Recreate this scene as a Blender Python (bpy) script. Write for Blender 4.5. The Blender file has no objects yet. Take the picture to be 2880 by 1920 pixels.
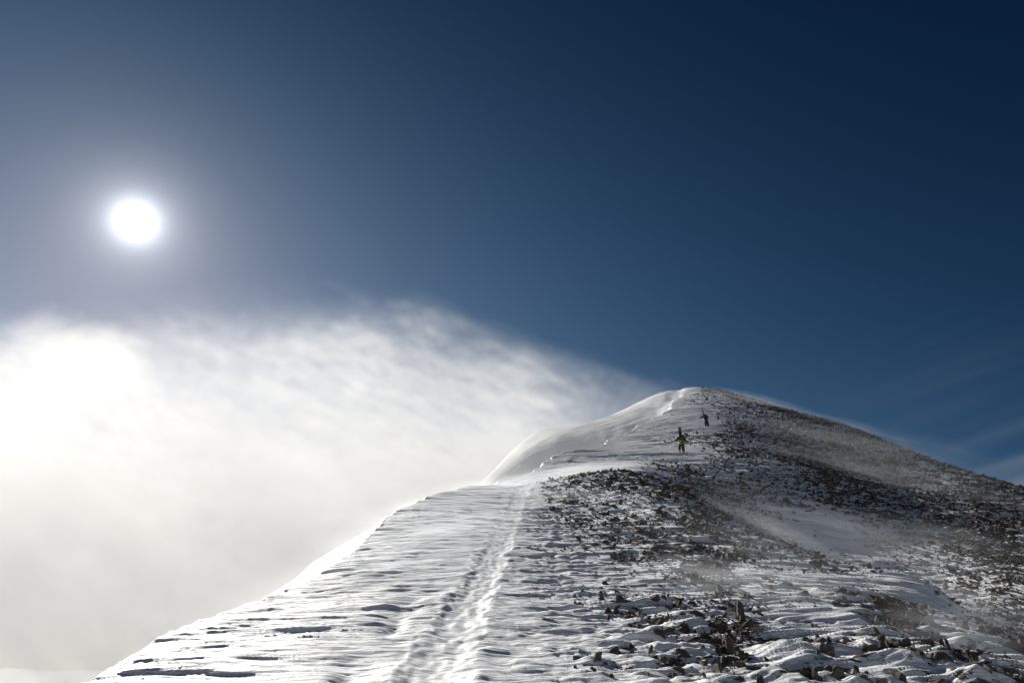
import bpy, bmesh, math, random
import numpy as np
from mathutils import Vector, Matrix
R = math.radians
S = bpy.context.scene
COL = S.collection

# ------------------------------------------------------------------ camera
PITCH = R(25.6); FPX = 1920.0
cam_d = bpy.data.cameras.new('camera'); cam = bpy.data.objects.new('camera', cam_d); COL.objects.link(cam)
cam.location = (0, 0, 0); cam.rotation_euler = (math.pi/2 + PITCH, 0, 0)
cam_d.sensor_width = 36; cam_d.lens = 24; cam_d.clip_start = 0.05; cam_d.clip_end = 60000
S.camera = cam
CP, SP = math.cos(PITCH), math.sin(PITCH)

def ray(px, py):
    """photo pixel -> direction with y = 1"""
    cx = (px-1440)/FPX; cy = (960-py)/FPX
    y = CP - cy*SP; z = SP + cy*CP
    return np.array([cx/y, 1.0, z/y])
def at(px, py, Y):
    return ray(px, py)*Y

# ------------------------------------------------------------------ light
sd = ray(382, 622); sd = sd/np.linalg.norm(sd)
SUN_EL = math.asin(sd[2]); SUN_AZ = math.atan2(sd[0], sd[1])      # azimuth from +Y, positive to +X
sun_d = bpy.data.lights.new('sun', 'SUN'); sun = bpy.data.objects.new('sun', sun_d); COL.objects.link(sun)
sun_d.energy = 5.0; sun_d.angle = R(0.5); sun_d.color = (1.0, 0.965, 0.9)
sun.rotation_euler = Vector(sd).to_track_quat('Z', 'Y').to_euler()
S.view_settings.view_transform = 'Standard'; S.view_settings.look = 'None'
S.view_settings.gamma = 1; S.view_settings.exposure = 0.42
S.cycles.max_bounces = 6; S.cycles.diffuse_bounces = 3; S.cycles.glossy_bounces = 2
S.cycles.volume_bounces = 2; S.cycles.transparent_max_bounces = 24

W = bpy.data.worlds.new('World'); S.world = W; W.use_nodes = True
nt = W.node_tree; nt.nodes.clear()
class G:
    """tiny node-graph helper"""
    def __init__(s, nt): s.nt = nt
    def n(s, t, **kw):
        o = s.nt.nodes.new(t)
        for k, v in kw.items(): setattr(o, k, v)
        return o
    def put(s, sock, v):
        if isinstance(v, bpy.types.NodeSocket): s.nt.links.new(v, sock)
        elif v is not None: sock.default_value = v
    def m(s, op, a, b=None, c=None, clamp=False):
        o = s.n('ShaderNodeMath', operation=op, use_clamp=clamp)
        s.put(o.inputs[0], a)
        if b is not None: s.put(o.inputs[1], b)
        if c is not None: s.put(o.inputs[2], c)
        return o.outputs[0]
    def v(s, op, a, b=None, out=0):
        o = s.n('ShaderNodeVectorMath', operation=op)
        s.put(o.inputs[0], a)
        if b is not None:
            s.put(o.inputs['Scale'] if op == 'SCALE' else o.inputs[1], b)
        return o.outputs[out]
    def mapr(s, x, a, b, c=0.0, d=1.0, smooth=True):
        o = s.n('ShaderNodeMapRange', interpolation_type='SMOOTHSTEP' if smooth else 'LINEAR')
        for i, q in enumerate((x, a, b, c, d)): s.put(o.inputs[i], q)
        return o.outputs[0]
    def noise(s, vec, scale, detail=3, rough=0.5, dist=0.0, out='Fac'):
        o = s.n('ShaderNodeTexNoise')
        s.put(o.inputs['Vector'], vec); s.put(o.inputs['Scale'], scale); s.put(o.inputs['Detail'], detail)
        s.put(o.inputs['Roughness'], rough); s.put(o.inputs['Distortion'], dist)
        return o.outputs[out]
    def mix(s, f, a, b):
        o = s.n('ShaderNodeMix', data_type='RGBA')
        s.put(o.inputs[0], f); s.put(o.inputs[6], a); s.put(o.inputs[7], b)
        return o.outputs[2]
    def sep(s, vec):
        o = s.n('ShaderNodeSeparateXYZ'); s.put(o.inputs[0], vec); return o.outputs
    def comb(s, x, y, z):
        o = s.n('ShaderNodeCombineXYZ')
        for i, q in enumerate((x, y, z)): s.put(o.inputs[i], q)
        return o.outputs[0]
    def curve(s, x, pts):
        """float curve over pts [(x,y)...] given in real units"""
        xs = [p[0] for p in pts]; ys = [p[1] for p in pts]
        x0, x1 = min(xs), max(xs); y0, y1 = min(ys), max(ys)
        t = s.mapr(x, x0, x1, 0.0, 1.0, smooth=False)
        o = s.n('ShaderNodeFloatCurve'); c = o.mapping.curves[0]
        nrm = [((a-x0)/(x1-x0), (b-y0)/max(1e-9, y1-y0)) for a, b in pts]
        while len(c.points) < len(nrm): c.points.new(0.5, 0.5)
        for q, (a, b) in zip(c.points, nrm): q.location = (a, b); q.handle_type = 'AUTO_CLAMPED'
        o.mapping.update()
        s.put(o.inputs[1], t)
        return s.m('MULTIPLY_ADD', o.outputs[0], y1-y0, y0)

g = G(nt)
out = g.n('ShaderNodeOutputWorld'); bg = g.n('ShaderNodeBackground'); nt.links.new(bg.outputs[0], out.inputs[0])
sky = g.n('ShaderNodeTexSky', sky_type='NISHITA', sun_disc=False)
sky.sun_elevation = SUN_EL; sky.sun_rotation = SUN_AZ; sky.altitude = 3000; sky.air_density = 1.0; sky.dust_density = 0.6; sky.ozone_density = 2.0
D = g.n('ShaderNodeTexCoord').outputs['Generated']
Dn = g.v('NORMALIZE', D)
bg.inputs[1].default_value = 0.068
skyc = sky.outputs[0]
# thin high air: darker towards the zenith and away from the sun
cs = g.v('DOT_PRODUCT', Dn, tuple(float(c) for c in sd), out=1)
th = g.m('MULTIPLY', g.m('ARCCOSINE', g.m('MINIMUM', cs, 1.0)), 180/math.pi)
dx, dy, dz = g.sep(Dn)
el = g.m('MULTIPLY', g.m('ARCSINE', dz), 180/math.pi)
azd = g.m('MULTIPLY', g.m('ARCTAN2', dx, dy), 180/math.pi)
thc = g.m('MINIMUM', th, 75.0); elc = g.m('MAXIMUM', g.m('MINIMUM', el, 58.0), 5.0)
ch = []
for a0, b0, c0 in ((1.76, -0.043, -0.0468), (0.9984, -0.0272, -0.0309), (0.4984, -0.0189, -0.0234)):
    ch.append(g.m('EXPONENT', g.m('ADD', g.m('MULTIPLY_ADD', thc, b0, a0), g.m('MULTIPLY', elc, c0))))
tint = g.comb(*ch)
skyc = g.v('MULTIPLY', skyc, tint)
# high thin cloud: streaks low on the right, bright veils under the sun
def gauss(ca, ce, wa, we, rot=0.0):
    a = g.m('SUBTRACT', azd, ca); e = g.m('SUBTRACT', el, ce)
    c, s_ = math.cos(R(rot)), math.sin(R(rot))
    p_ = g.m('ADD', g.m('MULTIPLY', a, c/wa), g.m('MULTIPLY', e, s_/wa))
    q_ = g.m('ADD', g.m('MULTIPLY', a, -s_/we), g.m('MULTIPLY', e, c/we))
    return g.m('EXPONENT', g.m('MULTIPLY', g.m('ADD', g.m('MULTIPLY', p_, p_), g.m('MULTIPLY', q_, q_)), -1.0))
c, s_ = math.cos(R(10)), math.sin(R(10))
ua = g.m('ADD', g.m('MULTIPLY', azd, c), g.m('MULTIPLY', el, s_)); ue = g.m('ADD', g.m('MULTIPLY', azd, -s_), g.m('MULTIPLY', el, c))
cv = g.comb(g.m('MULTIPLY', ua, 0.045), g.m('MULTIPLY', ue, 0.55), 3.0)
cn = g.noise(cv, 1.0, 4, 0.5, 0.3)
cir = g.m('MULTIPLY', g.mapr(cn, 0.36, 0.80), g.m('MAXIMUM', gauss(41, 11.0, 10, 3.8, 8), g.m('MULTIPLY', gauss(34, 18, 9, 3.5, 8), 0.12)))
band = g.m('ADD', g.m('MULTIPLY', gauss(39, 11.3, 9, 0.45, 13), 0.85), g.m('MULTIPLY', gauss(40, 13.2, 8, 0.35, 11), 0.5))
cir = g.m('MULTIPLY', g.m('ADD', cir, band), 1.0, clamp=True)
bn = g.noise(g.comb(g.m('MULTIPLY', azd, 0.12), g.m('MULTIPLY', el, 0.2), 9.0), 1.0, 4, 0.55, 0.4)
veil = g.m('ADD', gauss(-34.5, 20.6, 6.0, 2.7, -8), g.m('MULTIPLY', gauss(-37, 14, 5, 5, 30), 0.6))
veil = g.mapr(g.m('ADD', veil, g.m('MULTIPLY', g.m('SUBTRACT', bn, 0.5), 1.1)), 0.25, 1.0)
GLOW = g.m('ADD', g.m('MULTIPLY', g.m('EXPONENT', g.m('MULTIPLY', g.m('POWER', g.m('MULTIPLY', th, 1/1.35), 2.0), -1.0)), 12.0),
       g.m('ADD', g.m('MULTIPLY', g.m('EXPONENT', g.m('MULTIPLY', th, -1/1.6)), 12.0), g.m('MULTIPLY', g.m('EXPONENT', g.m('MULTIPLY', th, -1/6.0)), 0.15)))
skyc = g.mix(g.m('MULTIPLY', cir, 0.62), skyc, (2.0, 2.35, 3.0, 1))
skyc = g.mix(veil, skyc, (10.5, 10.4, 10.2, 1))
gl = g.v('SCALE', (0.93, 0.98, 1.04), GLOW)
skyc = g.v('ADD', skyc, gl)
nt.links.new(skyc, bg.inputs[0])
SKYG = g

# ------------------------------------------------------------------ noise
def _hash(ix, iy, seed):
    h = (ix.astype(np.int64)*374761393 + iy.astype(np.int64)*668265263 + seed*974634777) & 0xffffffff
    h = ((h ^ (h >> 13))*1274126177) & 0xffffffff
    h = h ^ (h >> 16)
    return h
def gn(x, y, seed=0):
    x0 = np.floor(x); y0 = np.floor(y); fx = x-x0; fy = y-y0
    u = fx*fx*fx*(fx*(fx*6-15)+10); v = fy*fy*fy*(fy*(fy*6-15)+10)
    def gr(i, j):
        h = _hash(x0+i, y0+j, seed)*(2*math.pi/4294967296.0)
        return np.cos(h)*(fx-i) + np.sin(h)*(fy-j)
    a = gr(0, 0); b = gr(1, 0); c = gr(0, 1); d = gr(1, 1)
    return ((a*(1-u)+b*u)*(1-v) + (c*(1-u)+d*u)*v)*1.5
def fbm(x, y, seed=0, o=3, gain=0.5):
    s = 0; a = 1.0
    for i in range(o):
        s = s + a*gn(x*2**i+17.3*i, y*2**i-9.1*i, seed+i); a *= gain
    return s
def sst(a, b, x):
    t = np.clip((x-a)/(b-a), 0, 1); return t*t*(3-2*t)

# ------------------------------------------------------------------ large form of the mountain
class TPS:
    """thin plate through (azimuth, ln r) -> rise above the camera's foot / r"""
    def __init__(s, P):
        P = np.array(P, float); r = np.hypot(P[:, 0], P[:, 1]); s.r = r
        s.u = np.arctan2(P[:, 0], P[:, 1]); s.w = np.log(r)
        val = (P[:, 2]+1.65)/r
        n = len(P); K = s.k(s.u[:, None]-s.u, (s.w[:, None]-s.w)*0.6) + np.eye(n)*2e-4
        A = np.zeros((n+3, n+3)); A[:n, :n] = K
        A[:n, n] = 1; A[:n, n+1] = s.u; A[:n, n+2] = s.w; A[n:, :n] = A[:n, n:].T
        s.c = np.linalg.solve(A, np.concatenate([val, np.zeros(3)]))
    @staticmethod
    def k(a, b):
        q = a*a+b*b; return 0.5*q*np.log(q+1e-9)
    def __call__(s, x, y):
        r = np.hypot(x, y)+1e-6; u = np.clip(np.arctan2(x, y), -1.0, 0.95); w = np.clip(np.log(r), math.log(1.5), math.log(230))
        o = s.c[-3]+s.c[-2]*u+s.c[-1]*w
        for i in range(len(s.u)):
            o = o + s.c[i]*s.k(u-s.u[i], (w-s.w[i])*0.6)
        return o*np.minimum(r, 230)-1.65

PX = [  # photo x, photo y, metres ahead: the windward side and the ridge top
 (1200,1920,7),(1500,1920,7),(2000,1920,7.05),(2500,1920,7.1),(2880,1920,7.4),(800,1920,6.9),(450,1920,6.8),(220,1920,6.8),
 (1280,1750,10),(900,1750,9.8),(500,1760,9.9),(1700,1750,10.4),(2200,1750,10.4),(2600,1800,9.7),(2880,1845,9.5),
 (1360,1600,15),(870,1610,14.9),(1100,1600,15.0),(1700,1600,15.5),(2100,1610,15.2),(2450,1650,15.3),
 (1430,1480,21.5),(1050,1480,21.3),(1700,1480,22),(1950,1480,21.6),(2200,1560,18.6),
 (1460,1400,29),(1230,1390,29.3),(1700,1400,28),(1900,1395,27),(1330,1364,36),
 (1560,1352,35),(1740,1322,33.5),(1840,1347,31),(2000,1421,28),(2087,1479,26),(2254,1546,21.6),(2437,1608,19.4),(2650,1658,17.2),(2704,1725,15),(2837,1800,12.4),
 (1740,1336,40),(1740,1308,47),(1560,1344,42),(1840,1365,37),(2000,1445,34),(2000,1400,41),(2087,1490,32),(2254,1570,29.5),(2254,1510,38),
 (2437,1640,26),(2437,1590,33.5),(2650,1705,23.5),(2650,1640,31),(2837,1835,16.3),(2837,1770,23),
 (1905,1276,55),(1985,1203,75),(1700,1285,53.5),(1720,1250,65),(2200,1300,54),(2200,1420,42),(2500,1450,44),(2500,1350,60),(2700,1510,40.5),
 (2850,1450,47),(2850,1620,30),(2300,1230,80),(1900,1150,94),(2100,1160,95),(1820,1200,80),
 (1950,1088,125),(2060,1109,122),(2200,1148,115),(2420,1212,97),(2600,1284,81),(2750,1335,70),(2880,1372,62),
 (1950,1130,165),(2200,1200,160),(2420,1270,128),(2600,1350,108),(2880,1440,84),(2200,1330,215),(2600,1500,180),(2880,1620,165),(1950,1220,220),
 (1470,1346,44),(1540,1303,51),(1602,1264,60.5),(1740,1222,74.5),(1850,1172,90),(1893,1148,98),(1925,1108,118),(1700,1180,140),(1500,1230,150),(1300,1330,160),(900,1400,160),
]
WP = [at(*p) for p in PX]
for az in (-55, -30, 0, 30, 55):
    for r, sl in ((1.5, .235), (3.5, .24)):
        WP.append(np.array([r*math.sin(R(az)), r*math.cos(R(az)), -1.65 + r*sl*math.cos(R(az)*1.1) ]))
WIND = TPS(WP)
LX = [(1928,1095,126),(1860,1106,127),(1800,1130,128),(1700,1178,130),(1600,1203,132),(1500,1217,134),(1440,1270,128),(1380,1335,124),
      (1700,1206,100),(1600,1240,94),(1500,1276,87),(1420,1325,90),(1300,1440,95),(1100,1650,95),(800,1950,90),(1250,1450,125),(1100,1600,140),
      (1860,1135,112),(1910,1118,115),(1888,1150,106),(1500,1290,190),(1380,1480,170),(1000,1750,170),(500,2150,200),(1700,1250,190),(1925,1180,170)]
LP = [at(*p) for p in LX]
for az, r, z in ((-20,60,-18),(-35,30,-14),(-35,60,-30),(-35,100,-45),(-57,20,-10),(-57,60,-35),(-10,60,-6),(-10,88,5),(-20,100,-14),(-3,52,3),(2,74,13),(-45,200,-110),(-20,220,-60)):
    LP.append(np.array([r*math.sin(R(az)), r*math.cos(R(az)), z]))
LEE = TPS(LP)
CREST_PX = [(190,1920,6.9),(480,1760,10.0),(680,1680,12.2),(870,1608,15.0),(1000,1528,18.6),(1090,1440,23.9),(1230,1388,29.7),(1330,1362,35.8),
            (1400,1352,40),(1470,1345,44),(1540,1302,51),(1600,1268,59),(1680,1238,66),(1740,1223,73),(1800,1201,82),(1850,1172,89),(1880,1166,92),(1888,1147,98),(1886,1138,103),(1912,1122,112),(1933,1094,124)]
CREST = np.array([[-7.5,-30],[-7.0,2.0]] + [at(*p)[:2] for p in CREST_PX] + [[40,150],[44,230]])

def crest_d(x, y):
    """signed distance: positive on the lee (left) side of the crest line"""
    best = np.full(x.shape, 1e9); sg = np.zeros(x.shape)
    for (x0, y0), (x1, y1) in zip(CREST[:-1], CREST[1:]):
        dx, dy = x1-x0, y1-y0; L2 = dx*dx+dy*dy
        t = np.clip(((x-x0)*dx+(y-y0)*dy)/L2, 0, 1)
        ex = x-x0-t*dx; ey = y-y0-t*dy; d = np.hypot(ex, ey)
        side = dx*(y-y0)-dy*(x-x0)
        m = d < best; best = np.where(m, d, best); sg = np.where(m, np.sign(side), sg)
    return best*sg

TRACK = np.array([at(1130,2050,5)[:2]] + [at(*p)[:2] for p in [(1215,1920,7),(1290,1750,10),(1350,1640,13.5),(1400,1540,18),(1425,1470,22),(1445,1430,25.5),(1465,1385,31),(1485,1358,35)]])
def path_d(x, y, P):
    best = np.full(x.shape, 1e9); sgn = np.zeros(x.shape)
    for (x0, y0), (x1, y1) in zip(P[:-1], P[1:]):
        dx, dy = x1-x0, y1-y0
        t = np.clip(((x-x0)*dx+(y-y0)*dy)/(dx*dx+dy*dy), 0, 1)
        ex = x-x0-t*dx; ey = y-y0-t*dy; d = np.hypot(ex, ey)
        m = d < best; best = np.where(m, d, best); sgn = np.where(m, np.sign(dy*(x-x0)-dx*(y-y0)), sgn)
    return best*sgn      # positive to the right of the path

# where stones lie: photo x, y, metres ahead, how much (0..1)
RD = [(1200,1920,7,0),(1500,1920,7,.02),(1750,1900,7.3,.25),(2000,1920,7.4,.7),(2250,1900,7.6,.65),(2500,1920,8,.6),(2700,1900,8.6,.7),(2880,1920,9,.4),(800,1920,7.6,0),(450,1920,8.8,0),
 (1280,1750,10,0),(1600,1780,9.6,.0),(1900,1760,10.4,.4),(2050,1780,10.4,.75),(2200,1750,11.3,.1),(2330,1740,12,.15),(2480,1740,12.5,.85),(2450,1690,14,.8),(2600,1800,11.6,.75),(2700,1760,13,.1),(2800,1840,12,.55),
 (1360,1600,15,0),(1650,1600,15.5,.0),(1850,1640,14,.1),(1930,1580,17,.9),(2000,1650,14.6,.65),(2100,1600,16.6,.1),(2250,1640,16.5,.05),(2420,1600,20.5,.2),(2550,1670,18,.08),(2380,1640,17.5,.1),
 (1430,1480,21.5,0),(1570,1500,20,.02),(1650,1490,21,.3),(1750,1520,19.5,.8),(1850,1520,19.5,.9),(1950,1500,22,.9),(2050,1560,20,.55),(2150,1530,22,.4),(2250,1570,22,.5),
 (1460,1400,29,0),(1560,1380,30,.12),(1640,1370,30,.42),(1720,1340,32,.8),(1800,1350,31,.8),(1900,1390,27,.8),(1980,1415,27,.7),(1800,1420,26.5,.45),(1700,1430,25.5,.25),(1900,1450,24.5,.3),(2050,1480,25,.2),
 (1330,1364,36,0),(1560,1344,42,0),(1740,1308,47,.0),(1840,1365,39,.3),(1950,1340,47,.75),(1860,1360,42,.3),(2000,1400,45,.8),(2100,1440,43,.75),(2200,1420,48,.85),(2254,1500,43,.05),(2330,1490,44,.02),(2437,1590,37,.15),(2400,1540,40,.05),
 (2100,1480,38,.05),(2500,1520,44,.6),(2600,1600,38,.6),(2650,1640,36,.5),(2800,1700,30,.5),(2837,1770,27,.4),(2880,1820,20,.3),(2700,1690,29,.3),
 (1905,1276,60,.0),(1985,1203,83,.0),(1700,1285,57,0),(1720,1250,70,0),(2010,1310,54,.35),(1950,1300,55,.0),(2060,1250,68,.45),(2150,1300,62,.75),(2300,1300,64,.85),(2250,1350,56,.6),(2400,1400,55,.9),(2500,1450,50,.85),(2500,1350,75,.8),(2700,1510,46,.8),(2700,1450,60,.7),
 (2850,1450,59,.45),(2850,1620,34.5,.6),(2300,1230,92,.7),(1900,1150,100,.0),(1980,1160,100,.02),(2080,1170,98,.3),(2120,1220,80,.6),(1820,1200,86,0),(2000,1120,115,.12),(2060,1130,112,.35),
 (1950,1092,127,.1),(2060,1112,125,.6),(2200,1155,121,.8),(2420,1220,106,.8),(2600,1294,92,.7),(2750,1345,82,.6),(2880,1382,75,.5),(2650,1380,77,.5),(1950,1130,165,.2),(2200,1200,160,.6),(2600,1350,120,.5)]
def shift(px, py, Y): return Y*(0.91 if px > 2000 and py > 1540 and Y < 25 else 0.90 if px > 1980 and py > 1380 and 28 < Y <= 50 else 0.88 if px > 2150 and Y > 50 else 0.93 if px > 1700 and Y > 50 else 1)
RDP = np.array([np.append(at(p[0], p[1], shift(*p[:3]))[:2], p[3]) for p in RD])
RDU = np.arctan2(RDP[:, 0], RDP[:, 1]); RDW = np.log(np.hypot(RDP[:, 0], RDP[:, 1]))
def stoniness(x, y):
    u = np.arctan2(x, y); w = np.log(np.hypot(x, y)+1e-6)
    a = 0; b = 1e-12
    for i in range(len(RDU)):
        q = ((u-RDU[i])/0.035)**2 + ((w-RDW[i])/0.085)**2
        k = 1/(q+0.15)**2
        a = a+k*RDP[i, 2]; b = b+k
    return np.where(np.abs(u) < 1.2, a/b, 0.3)

STONES = []      # (x, y, size) of the large stones, filled in later: they gather snow tails
def warp(x, y):
    a = R(-5); u = x*math.cos(a)-y*math.sin(a); v = x*math.sin(a)+y*math.cos(a)
    v = v + 0.5*gn(u*0.13, v*0.13, 91) + 0.12*gn(u*0.6, v*0.6, 92)
    return u, v
def terr(q, sharp=0.72):
    f = np.floor(q); t = q-f
    return f + sst(sharp, 1.0, t)*0.85 + t*0.15
def detail(x, y, d, r, st):
    """snow relief: sastrugi cut by wind blowing from right to left"""
    u, v = warp(x, y)
    w = np.clip((-path_d(x, y, TRACK)-0.4)/1.5, 0, 1)*(r < 40)         # 1 left of the track
    big = 1+np.clip((r-30)/60, 0, 1)*1.2                                # larger forms read far away
    h = 0.07*fbm(u*0.20, v*0.40, 105, 2)
    # long dunes on the lee shoulder
    dn = gn(u*0.17, v*0.85, 121)+0.35*gn(u*.4, v*2.0, 122)
    h = h + w*(0.075*np.clip(0.55+1.3*gn(x*0.3, y*0.22, 126), 0.08, 1.3)*terr(dn*1.8, 0.66)/1.6 + 0.016*terr((gn(u*0.45, v*3.2, 23)+.4*gn(u*1.2, v*7, 24))*2.2, .6) + 0.006*gn(u*2.2+v*2, v*9, 25))
    # layered scarps
    amp = 0.6+0.6*gn(x*0.15, y*0.2, 41)
    amp = np.clip(amp, 0.15, 1.15)
    ww = 1-0.55*w
    for fu, fv, am, r0, r1, r2, r3, sd_, sh in ((0.55, 5.5, 0.034, 0, 1, 8, 17, 14, .68), (0.36, 2.9, 0.050, 4, 12, 30, 50, 114, .72), (0.24, 1.6, 0.060, 0, 8, 70, 110, 7, .76), (0.13, 0.8, 0.13, 25, 50, 150, 200, 214, .78)):
        k_ = sst(r0, r1, r)*(1-sst(r2, r3, r))
        t_ = gn(u*fu, v*fv, sd_) + 0.5*gn(u*fu*2.7, v*fv*2.2, sd_+1) + 0.25*gn(u*fu*5, v*fv*4.1, sd_+2)
        h = h + ww*amp*k_*am*terr(t_*1.9, sh)/1.4
    t2 = gn(u*0.9, v*5.0, 9)+0.5*gn(u*2.2, v*11, 10)
    h = h + (1-0.8*w)*(1-sst(12, 25, r)*.7)*np.clip(amp, .3, 1)*0.016*(t2+0.6*np.abs(gn(u*1.3, v*7.5, 11)))
    rough = np.exp(-((path_d(x, y, TRACK)-1.5)/1.3)**2)
    h = h + rough*0.05*np.abs(fbm(x*1.4, y*1.6, 13, 3)) - 0.0
    h = h + 0.012*gn(u*2.0, v*16, 12)*(r < 25)
    # stony ground is bumpier
    h = h + st*0.035*fbm(x*0.9, y*1.6, 61, 3)
    return h
def height(x, y, tails=True):
    r = np.hypot(x, y)
    d = crest_d(x, y)
    wz = WIND(x, y)
    dj = d + (0.5*gn(x*0.12, y*0.10, 31)+0.14*gn(x*0.5, y*0.35, 32))*np.clip(r/20, .5, 3.0)
    far = sst(38, 60, y)
    dp = np.maximum(dj, 0)
    lip = (0.12+0.30*far)*sst(0, 0.25+0.3*far, dj)
    drop = (lip + 0.55*dp + 0.5*np.maximum(dp-2.5, 0))*(1-0.7*sst(96, 108, y))
    soft = 0.03*np.maximum(dj+0.8, 0)**2*(1-far)                       # near shoulder rolls over gently
    soft = np.where(dj > 0, 0.03*0.64*(1-far), soft)
    z1 = wz - drop - soft
    z2 = LEE(x, y)
    nearm = 1-sst(85, 112, y)
    z2 = z2*(1-nearm) + np.minimum(z2, z1-1)*nearm
    k = sst(6, 26, dj)*nearm + sst(0.1, 3.5, dj)*(1-nearm)
    z = z1*(1-k)+z2*k
    st = stoniness(x, y)
    lee = sst(0.2, 2.5, dj)
    det = detail(x, y, dj, r, st)
    fade = 1-sst(150, 400, r)
    z = z + det*(1-0.8*lee)*fade*np.clip(r/4, 0.2, 1) + lee*far*fade*(0.22*fbm(x*0.10, y*0.05, 71, 3)+0.10*gn(x*.22, y*.9, 72)+0.05*gn(x*.5, y*2.0, 73))
    # ski track: a flat trodden groove with a raised left wall
    pd = path_d(x, y, TRACK) + 0.10*gn(x*0.8, y*0.8, 51)+0.06*gn(x*3, y*3, 55)
    on = (1-sst(30, 37, y))*(y > 0)*(1-0.55*sst(12, 22, y))
    tr = -0.045*(1-sst(0.12, 0.38, np.abs(pd))) + 0.018*np.exp(-((np.abs(pd)-0.42)/0.10)**2)*(0.6+1.4*gn(x*2, y*2, 52))
    tr = tr - 0.06*np.exp(-((pd+0.85)/0.22)**2)*(1-sst(10, 16, y))*np.clip(0.6+1.2*gn(x*0.9, y*0.8, 53)+0.5*gn(x*3.5, y*3.5, 56), 0, 2)
    flat = (1-sst(0.30, 0.42, np.abs(pd)))*on
    z = z - (flat*0.9+(1-flat)*0.45*np.exp(-(pd/0.9)**2)*on)*det + on*tr + flat*0.02*gn(x*7, y*3.5, 54)
    # boot prints to the right of the track
    if tails:
        for px, py, s in STONES:
            m = (np.abs(x-px) < s*7) & (np.abs(y-py) < s*2.5)
            if m.any():
                ex = (px-x[m])/s; ey = (y[m]-py)/s          # ex > 0: lee side (left)
                tail = np.exp(-(ey/(0.55+0.0*ex))**2)*sst(-0.1, 0.7, ex)*np.exp(-np.maximum(ex, 0)/2.4)*0.20
                scour = np.exp(-(ey/0.9)**2-((ex+1.0)/0.5)**2)*0.10
                z[m] += s*(tail-scour)
    # the country far below
    fz = -420 + 160*fbm(x/5200, y/5200, 81, 4) - 900*sst(8000, 2000, r)*0 + 0
    fz = fz + 420*np.exp(-((r-17000)/3500)**2)*(0.9+0.35*fbm(x/2600, y/2600, 82, 4))
    kf = sst(170, 1200, r)
    return z*(1-kf) + fz*kf

# ------------------------------------------------------------------ helpers for objects
def tag(o, label=None, cat=None, group=None, kind=None):
    if label: o['label'] = label
    if cat: o['category'] = cat
    if group: o['group'] = group
    if kind: o['kind'] = kind
    return o
def mesh_obj(name, verts, faces, mat=None, parent=None, smooth=False):
    me = bpy.data.meshes.new(name)
    me.from_pydata([tuple(v) for v in verts], [], faces); me.update()
    if smooth: me.shade_smooth()
    o = bpy.data.objects.new(name, me); COL.objects.link(o)
    if mat: me.materials.append(mat)
    if parent: o.parent = parent
    return o
def material(name):
    m = bpy.data.materials.new(name); m.use_nodes = True; m.node_tree.nodes.clear()
    q = G(m.node_tree); o = q.n('ShaderNodeOutputMaterial')
    return m, q, o
def simple(name, col, rough=0.7, var=0.25, scale=30, metallic=0.0, bump=0.0):
    m, q, o = material(name)
    p = q.n('ShaderNodeBsdfPrincipled'); tc = q.n('ShaderNodeTexCoord').outputs['Object']
    nz = q.noise(tc, scale, 4)
    c2 = tuple(c*(1-var) for c in col)+(1,); c1 = tuple(min(1, c*(1+var)) for c in col)+(1,)
    q.put(p.inputs['Base Color'], q.mix(nz, c2, c1)); p.inputs['Roughness'].default_value = rough; p.inputs['Metallic'].default_value = metallic
    if bump:
        b = q.n('ShaderNodeBump'); b.inputs['Distance'].default_value = bump; q.put(b.inputs['Height'], nz); q.put(p.inputs['Normal'], b.outputs[0])
    m.node_tree.links.new(p.outputs[0], o.inputs[0])
    return m

# ------------------------------------------------------------------ snow surface material
M_SNOW, q, o = material('wind_packed_snow')
P = q.n('ShaderNodeNewGeometry').outputs['Position']
p = q.n('ShaderNodeBsdfPrincipled')
att = q.n('ShaderNodeAttribute', attribute_name='stony').outputs['Fac']
sx = q.sep(P)
stre = q.comb(q.m('MULTIPLY', sx[0], 0.35), q.m('MULTIPLY', sx[1], 1.6), sx[2])
n1 = q.noise(stre, 2.2, 6, 0.65)
n2 = q.noise(P, 9.0, 4, 0.6)
lev = q.m('ADD', q.m('MULTIPLY', n1, 0.75), q.m('MULTIPLY', n2, 0.25))
thr = q.m('SUBTRACT', 0.66, q.m('MULTIPLY', att, 0.165))
gm = q.mapr(lev, thr, q.m('ADD', thr, 0.035))
snowc = q.mix(n2, (0.79, 0.80, 0.825, 1), (0.85, 0.855, 0.87, 1))
grav = q.mix(q.noise(P, 30.0, 4), (0.05, 0.041, 0.035, 1), (0.16, 0.125, 0.10, 1))
q.put(p.inputs['Base Color'], q.mix(gm, snowc, grav))
p.inputs['Roughness'].default_value = 0.55; p.inputs['Specular IOR Level'].default_value = 0.3
b = q.n('ShaderNodeBump'); b.inputs['Strength'].default_value = 1.0; b.inputs['Distance'].default_value = 0.05
fine = q.comb(q.m('MULTIPLY', sx[0], 0.22), sx[1], q.m('MULTIPLY', sx[2], 1.0))
hh = q.m('ADD', q.m('ADD', q.noise(fine, 9.0, 6, 0.65), q.m('MULTIPLY', q.noise(fine, 2.2, 3, 0.6), 2.0)), q.m('MULTIPLY', q.noise(P, 60.0, 2), 0.10))
q.put(b.inputs['Height'], q.m('ADD', hh, q.m('MULTIPLY', gm, 0.5))); q.put(p.inputs['Normal'], b.outputs[0])
M_SNOW.node_tree.links.new(p.outputs[0], o.inputs[0])

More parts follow.
